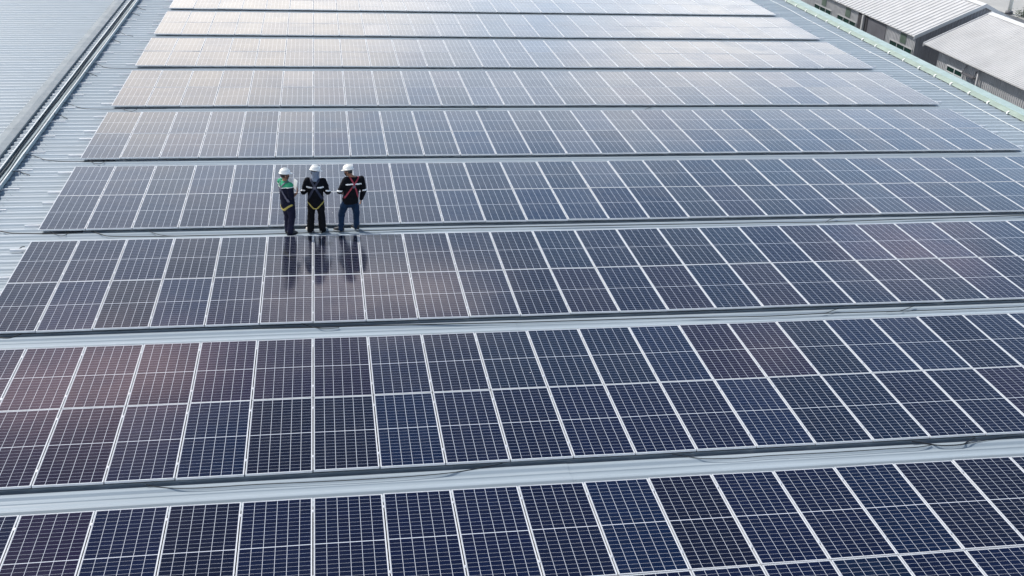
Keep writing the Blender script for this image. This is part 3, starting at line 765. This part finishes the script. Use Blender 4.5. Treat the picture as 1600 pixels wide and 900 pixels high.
def make_person(loc, heading, label, S):
    lean = S.get('lean', V(0, 0, 0))
    def off(z): return lean * max(0.0, (z - 0.85) / 0.75)
    def T(x, y, z): return V(x, y, z) + off(z)
    hd = T(0, 0.02, 1.565) + S.get('head_off', V(0, 0, 0))
    hrot = Euler((R(-S.get('nod', 0)), R(S.get('roll', 0)), R(-S.get('turn', 0))), 'ZXY').to_matrix()
    def H(x, y, z): return hd + hrot @ V(x, y, z)
    # ---- body: one skin
    m = MB()
    def ring(c, rx, ry, n=20): return [c + V(rx * math.cos(2 * PI * k / n), ry * math.sin(2 * PI * k / n), 0) for k in range(n)]
    tor = [(0.70, .13, .10), (0.80, .162, .118), (0.92, .158, .112), (1.04, .140, .098), (1.16, .150, .106), (1.27, .168, .112), (1.35, .165, .095), (1.40, .11, .07), (1.43, .06, .055)]
    m.loft([ring(T(0, 0, z), a, b) for z, a, b in tor])
    capsule(m, [T(0, -0.005, 1.38), hd + V(0, 0, -0.06)], [.058, .052])
    m.ellipsoid(H(0, 0.0, 0.01), (.074, .094, .112), hrot)
    m.ellipsoid(H(0, 0.030, -0.062), (.052, .062, .050), hrot)
    m.loft([[H(x, y, z) for x, y, z in ((-.016, .085, -.026), (.016, .085, -.026), (.010, .090, .02), (-.010, .090, .02))],
            [H(x, y, z) for x, y, z in ((-.010, .112, -.022), (.010, .112, -.022), (.004, .094, .018), (-.004, .094, .018))]])
    for s in (-1, 1): m.ellipsoid(H(s * .078, -.008, -.01), (.010, .020, .032), hrot, 10, 6)
    legs = {}
    for s, kx in ((-1, 'L'), (1, 'R')):
        fx, fy = S['foot' + kx]; kn = S.get('knee' + kx) or V((s * .095 + fx) / 2, fy * 0.5 + 0.03, .47)
        hip = V(s * .088, 0, .83); ank = V(fx, fy - 0.01, .085)
        legs[kx] = (hip, kn, ank)
        capsule(m, [hip, hip.lerp(kn, .45), kn, kn.lerp(ank, .35), ank], [.088, .078, .056, .057, .038])
        m.ellipsoid(V(fx, fy + .06, .05), (.042, .11, .035))
        sh = T(s * .178, 0, 1.355) + S.get('shrug', V(0, 0, 0)) * s
        e = S['elbow' + kx] + off(S['elbow' + kx].z); w = S['wrist' + kx] + off(S['wrist' + kx].z)
        legs['a' + kx] = (sh, e, w)
        capsule(m, [sh, sh.lerp(e, .5), e, e.lerp(w, .4), w], [.056, .048, .038, .037, .025])
        # hand: palm, four curled fingers, thumb off the side
        d = S['hand' + kx].normalized(); pal = S['palm' + kx].normalized(); pal = (pal - d * pal.dot(d)).normalized(); sd = d.cross(pal) * (1 if kx == 'R' else -1)
        rot = Matrix((sd, pal, d)).transposed()
        m.ellipsoid(w + d * .055, (.040, .017, .052), rot, 12, 8)
        for i, ln in enumerate((.072, .080, .075, .060)):
            b0 = w + d * .085 + sd * (-.030 + .020 * i); b1 = b0 + d * ln * .5 + pal * .006; b2 = b1 + d * ln * .28 + pal * ln * .30
            capsule(m, [b0 - d * .03, b1, b2], [.0095, .0088, .0078], 8)
        t0 = w + d * .03 - sd * .034; t1 = t0 + d * .035 - sd * .022 + pal * .008; t2 = t1 + d * .028 - sd * .003 + pal * .012
        capsule(m, [t0, t1, t2], [.011, .010, .0085], 8)
    body = link('person', solid(m, 0.0065, 3, 'person', M_skin))
    tag(body, label, 'person'); body.location = loc; body.rotation_euler = (0, 0, -R(heading)); body.scale = (1.02, 1.02, 0.955)
    # ---- face and hair
    for s in (-1, 1):
        q = MB(); q.ellipsoid(H(s * .030, .083, .018), (.012, .008, .007), hrot, 10, 6); q.build('eye', M_eye, body)
    q = MB(); q.ellipsoid(H(0, -.012, .016), (.080, .094, .112), hrot, 18, 10, -0.55, PI / 2); q.build('hair', M_hair, body)
    q = MB()
    q.loft([[H(r_ * math.sin(a) * 1.0, .012 + r_ * 1.18 * math.cos(a), z) for a in [(-1.15 + 2.3 * i / 12) for i in range(13)]] for z, r_ in ((-.108, .052), (-.085, .066), (-.045, .0795), (-.012, .081))], True, False, False)
    q.build('face_mask', M_mask, body)
    # ---- helmet
    hat = MB(); rings = []
    for z, r_ in ((.062, 1.0), (.075, .995), (.10, .965), (.13, .86), (.155, .68), (.172, .42), (.179, .12)):
        rings.append([H(.107 * r_ * math.cos(2 * PI * k / 28), -.004 + .128 * r_ * math.sin(2 * PI * k / 28), z) for k in range(28)])
    hat.loft(rings, True, True)
    br = []
    for sc, z in ((.93, .050), (1.10, .048), (1.10, .058), (.99, .066)):
        rr = []
        for k in range(28):
            a = 2 * PI * k / 28; f = max(0.0, math.sin(a)) ** 3 * (.42 if sc > 1 else 0)
            rr.append(H(.107 * sc * math.cos(a) * (1 - f * .3), -.004 + .128 * (sc + f) * math.sin(a), z - f * .03))
        br.append(rr)
    hat.loft(br, True, False)
    for s in (-1, 0, 1):       # ridges over the crown
        hat.tube([H(s * .030, -.004 + .120 * math.cos(b), .075 + .108 * math.sin(b) - abs(s) * .006) for b in [0.35 + 2.45 * i / 12 for i in range(13)]], .0075, 6)
    hm = hat.build('helmet', M_hat, body)
    q = MB(); q.loft([[H(.098 * math.cos(2 * PI * k / 24), -.004 + .116 * math.sin(2 * PI * k / 24), z) for k in range(24)] for z in (.030, .056)], True, False); q.build('headband', M_hatband, hm)
    # ---- trousers
    m = MB(); fl = S.get('flare', 0.082)
    hem = S.get('hem', 0.70)
    m.loft([ring(V(0, -.01, z), a, b) for z, a, b in ((.66, .150, .118), (.74, .178, .138), (.86, .178, .136), (.98, .160, .122))])
    for kx in 'LR':
        hip, kn, ank = legs[kx]
        a1 = ank + V(0, 0, -.030)
        capsule(m, [hip + V(0, 0, -.05), hip.lerp(kn, .5), kn, kn.lerp(ank, .5), a1], [.108, .100, .084, fl, fl * .92])
    tr_me = solid(m, 0.010, 3, 'trousers', S['trousers'], 0.011)
    link('trousers', tr_me, body)
    # ---- jacket
    m = MB()
    m.loft([ring(T(0, -.005, z), a, b) for z, a, b in ((hem, .186, .148), (hem + .10, .192, .152), (1.0, .182, .140), (1.12, .184, .138), (1.26, .198, .136), (1.345, .190, .112), (1.40, .125, .085), (1.435, .075, .072))])
    for kx in 'LR':
        sh, e, w = legs['a' + kx]
        if S.get('short'):
            capsule(m, [sh, sh.lerp(e, .5), sh.lerp(e, .88)], [.080, .076, .072])
        else:
            capsule(m, [sh, sh.lerp(e, .5), e, e.lerp(w, .5), e.lerp(w, .93)], [.084, .080, .072, .062, .050])
    jk = solid(m, 0.010, 3, 'jacket', S['jacket'], 0.010)
    if S.get('yoke'):
        jk.materials.append(S['yoke'])
        for p in jk.polygons:
            c = p.center
            if c.z - 0.25 * abs(c.x - lean.x) > 1.262 and c.z > 1.24: p.material_index = 1
    link('jacket', jk, body)
    # ---- shoes
    for s, kx in ((-1, 'L'), (1, 'R')):
        fx, fy = S['foot' + kx]; a = R(-S.get('toe' + kx, s * 8)); rot = Matrix.Rotation(a, 3, 'Z'); c = V(fx, fy, 0)
        q = MB()
        q.loft([[c + rot @ V(w * math.cos(2 * PI * k / 16), y0 + math.sin(2 * PI * k / 16) * l, z) for k in range(16)] for z, w, l, y0 in ((.022, .047, .142, .055), (.050, .046, .138, .052), (.078, .043, .115, .030), (.105, .042, .066, -.012), (.125, .041, .050, -.02))])
        so_ = q.build('shoe', S['shoe'], body)
        q = MB(); q.loft([[c + rot @ V(w * math.cos(2 * PI * k / 16), .056 + math.sin(2 * PI * k / 16) * l, z) for k in range(16)] for z, w, l in ((0.0, .047, .140), (.022, .050, .147))]); q.build('sole', S['sole'], so_)
    # ---- strips and harness
    L = lean
    for nm, mt, test in S.get('bands', []):
        band(jk, nm, mt, body, lambda c, n, t=test: t(c - off(c.z), n))
    for nm, mt, test in S.get('leg_bands', []):
        band(tr_me, nm, mt, body, test, 0.007)
    if S.get('harness'):
        mt, test = S['harness']
        h = band(jk, 'harness', mt, body, lambda c, n: test(c - off(c.z), n), 0.010)
        if h is not None:
            if S.get('thigh'):
                mt2, t2 = S['thigh']; band(tr_me, 'leg_strap', mt2, h, t2, 0.012)
            q = MB(); q.box(-.03, .03, -.175, -.155, 1.19, 1.25); q.v = [tuple(Vector(p) + off(p[2])) for p in q.v]
            q.build('back_ring', M_greyweb, h)
    return body, T, legs

def seg_d(c, a, b):
    """distance of (x, z) from a line piece"""
    px, pz = c.x - a[0], c.z - a[1]; dx, dz_ = b[0] - a[0], b[1] - a[1]
    t = max(0.0, min(1.0, (px * dx + pz * dz_) / (dx * dx + dz_ * dz_)))
    return math.hypot(px - t * dx, pz - t * dz_)
def xback(cross, w=0.024):
    def f(c, n):
        front = c.y > 0.03
        if front: return min(seg_d(c, (s * .12, 1.45), (s * .11, .92)) for s in (-1, 1)) < w and abs(c.x) < .16 and c.z > .9
        return min(min(seg_d(c, (-s * .105, 1.43), (0, cross)), seg_d(c, (0, cross), (s * .155, .93))) for s in (-1, 1)) < w and abs(c.x) < .185
    return f
FZ = 0.001
# walkway between two rows; soles stand on the rib crest
def spot(px, py): p = at(px, py, 0.041); return p
pA = spot(452, 365.0); pB = spot(495, 361.5); pC = spot(548, 359.5)
pA.z = pB.z = pC.z = 0.041

bA, TA, lA = make_person(pA, 52, 'person in navy shirt with green yoke, white helmet and mask, holding white papers', dict(
    lean=V(0.0, -0.075, 0), turn=16, nod=6, footL=(-.075, .03), footR=(.085, -.03), toeL=-6, toeR=10,
    kneeL=V(-.09, .035, .46), kneeR=V(.095, .03, .46),
    elbowL=V(-.25, .07, 1.07), wristL=V(-.07, .22, 1.14), elbowR=V(.25, -.06, 1.06), wristR=V(.165, .165, 1.09),
    handL=V(.6, .5, .5), palmL=V(.6, -.7, 0), handR=V(-.35, .55, .65), palmR=V(-.8, -.5, 0.2),
    jacket=M_navy, yoke=M_green, short=True, trousers=M_trN, shoe=M_shoeB, sole=M_shoeB, flare=.078, hem=.74,
    bands=[('reflective_piping', M_reflect, lambda c, n: abs((c.z - 0.25 * abs(c.x)) - 1.259) < .009 and c.z > 1.22)],
    harness=(M_greyweb, xback(1.26, .016)),
    thigh=(M_yellow, lambda c, n: abs(c.z - (.68 + .95 * max(0, abs(c.x) - .03))) < .026 and c.y < .0)))
bB, TB, lB = make_person(pB, 6, 'person in black jacket with pale blue neck scarf, yellow straps below the hips', dict(
    lean=V(0.0, 0.02, 0), turn=58, nod=12, roll=9, footL=(-.145, -.02), footR=(.14, .0), toeL=-38, toeR=26,
    elbowL=V(-.285, .03, 1.04), wristL=V(-.13, .27, 1.08), elbowR=V(.285, .03, 1.05), wristR=V(.12, .28, 1.10),
    handL=V(.8, .5, .2), palmL=V(.4, -.8, .3), handR=V(-.8, .5, .2), palmR=V(-.4, -.8, .3),
    jacket=M_jacket, trousers=M_trB, shoe=M_shoeW, sole=M_sole, flare=.090, hem=.73,
    bands=[('reflective_strip', M_reflect, lambda c, n: abs(c.z - (1.225 - .06 * abs(c.x))) < .018 and .055 < abs(c.x) < .20 and c.y < .03),
           ('sleeve_strip', M_reflect, lambda c, n: abs(c.z - (1.10 + .10 * (.32 - abs(c.x)))) < .017 and abs(c.x) > .235)],
    harness=(M_navyweb, xback(1.24, .024)),
    thigh=(M_yellow, lambda c, n: abs(c.z - (.66 + 1.15 * max(0, abs(c.x) - .03))) < .021 and c.y < .06)))
q = MB()
hdB = TB(0, 0.02, 1.565)
q.loft([[hdB + V(rx * math.cos(2 * PI * k / 20) + dx, ry * math.sin(2 * PI * k / 20) + dy, z) for k in range(20)] for z, rx, ry, dx, dy in
        ((-.20, .125, .105, 0, -.035), (-.15, .105, .094, 0, -.028), (-.10, .086, .092, .004, -.015), (-.05, .084, .098, .006, -.008), (-.01, .092, .110, .006, -.002), (.03, .102, .122, .004, .0), (.052, .103, .123, .004, .0))], True, False)
q.build('neck_scarf', M_scarf, bB)
bC, TC, lC = make_person(pC, -10, 'person in black jacket and blue jeans with crossed red harness straps, head turned aside', dict(
    lean=V(0.14, 0.01, 0), turn=-55, nod=14, roll=-6, head_off=V(-.15, .02, -.01), footL=(-.235, .0), footR=(.145, .03), toeL=-58, toeR=-30,
    kneeL=V(-.195, .05, .46), kneeR=V(.15, .06, .46),
    elbowL=V(-.275, .02, 1.06), wristL=V(-.20, .24, .95), elbowR=V(.285, -.02, 1.05), wristR=V(.275, .05, .81),
    handL=V(.5, .6, -.4), palmL=V(.8, -.2, .3), handR=V(-.05, .12, -1), palmR=V(-1, .1, 0),
    jacket=M_jacket, trousers=M_jean, shoe=M_shoeB, sole=M_sole, flare=.072, hem=.745,
    bands=[('reflective_strip', M_reflect, lambda c, n: abs(c.z - (1.285 - .25 * abs(c.x + .0) ** 1.3)) < .017 and abs(c.x) < .19 and c.y < .03),
           ('sleeve_strip', M_reflect, lambda c, n: abs(c.z - 1.085) < .018 and abs(c.x) > .235)],
    harness=(M_red, xback(1.275, .015)),
    thigh=None))
# white papers in the first worker's hands
q = MB()
w = lA['aR'][2] + V(-.125, .03, .10)
q.loft([[w + V(x, y, z) for x, y, z in ((-.075, .02, -.02), (.065, .0, -.04), (.075, .04, .19), (-.065, .06, .21))], [w + V(x, y + .006, z) for x, y, z in ((-.075, .02, -.02), (.065, .0, -.04), (.075, .04, .19), (-.065, .06, .21))]], False)
pp = q.build('paper_sheets', mat('white_paper', (0.80, 0.81, 0.84), 0.7))
pp.location = pA; pp.rotation_euler = bA.rotation_euler; pp.scale = bA.scale
tag(pp, 'white sheets of paper held up by the worker in the green yoke', 'papers')

# ------------------------------------------------------------------ output
vs = scene.view_settings
vs.view_transform = 'Standard'; vs.look = 'None'; vs.exposure = 0.0; vs.gamma = 1.0; vs.use_curve_mapping = False
scene.cycles.max_bounces = 6; scene.cycles.diffuse_bounces = 2; scene.cycles.use_denoising = True
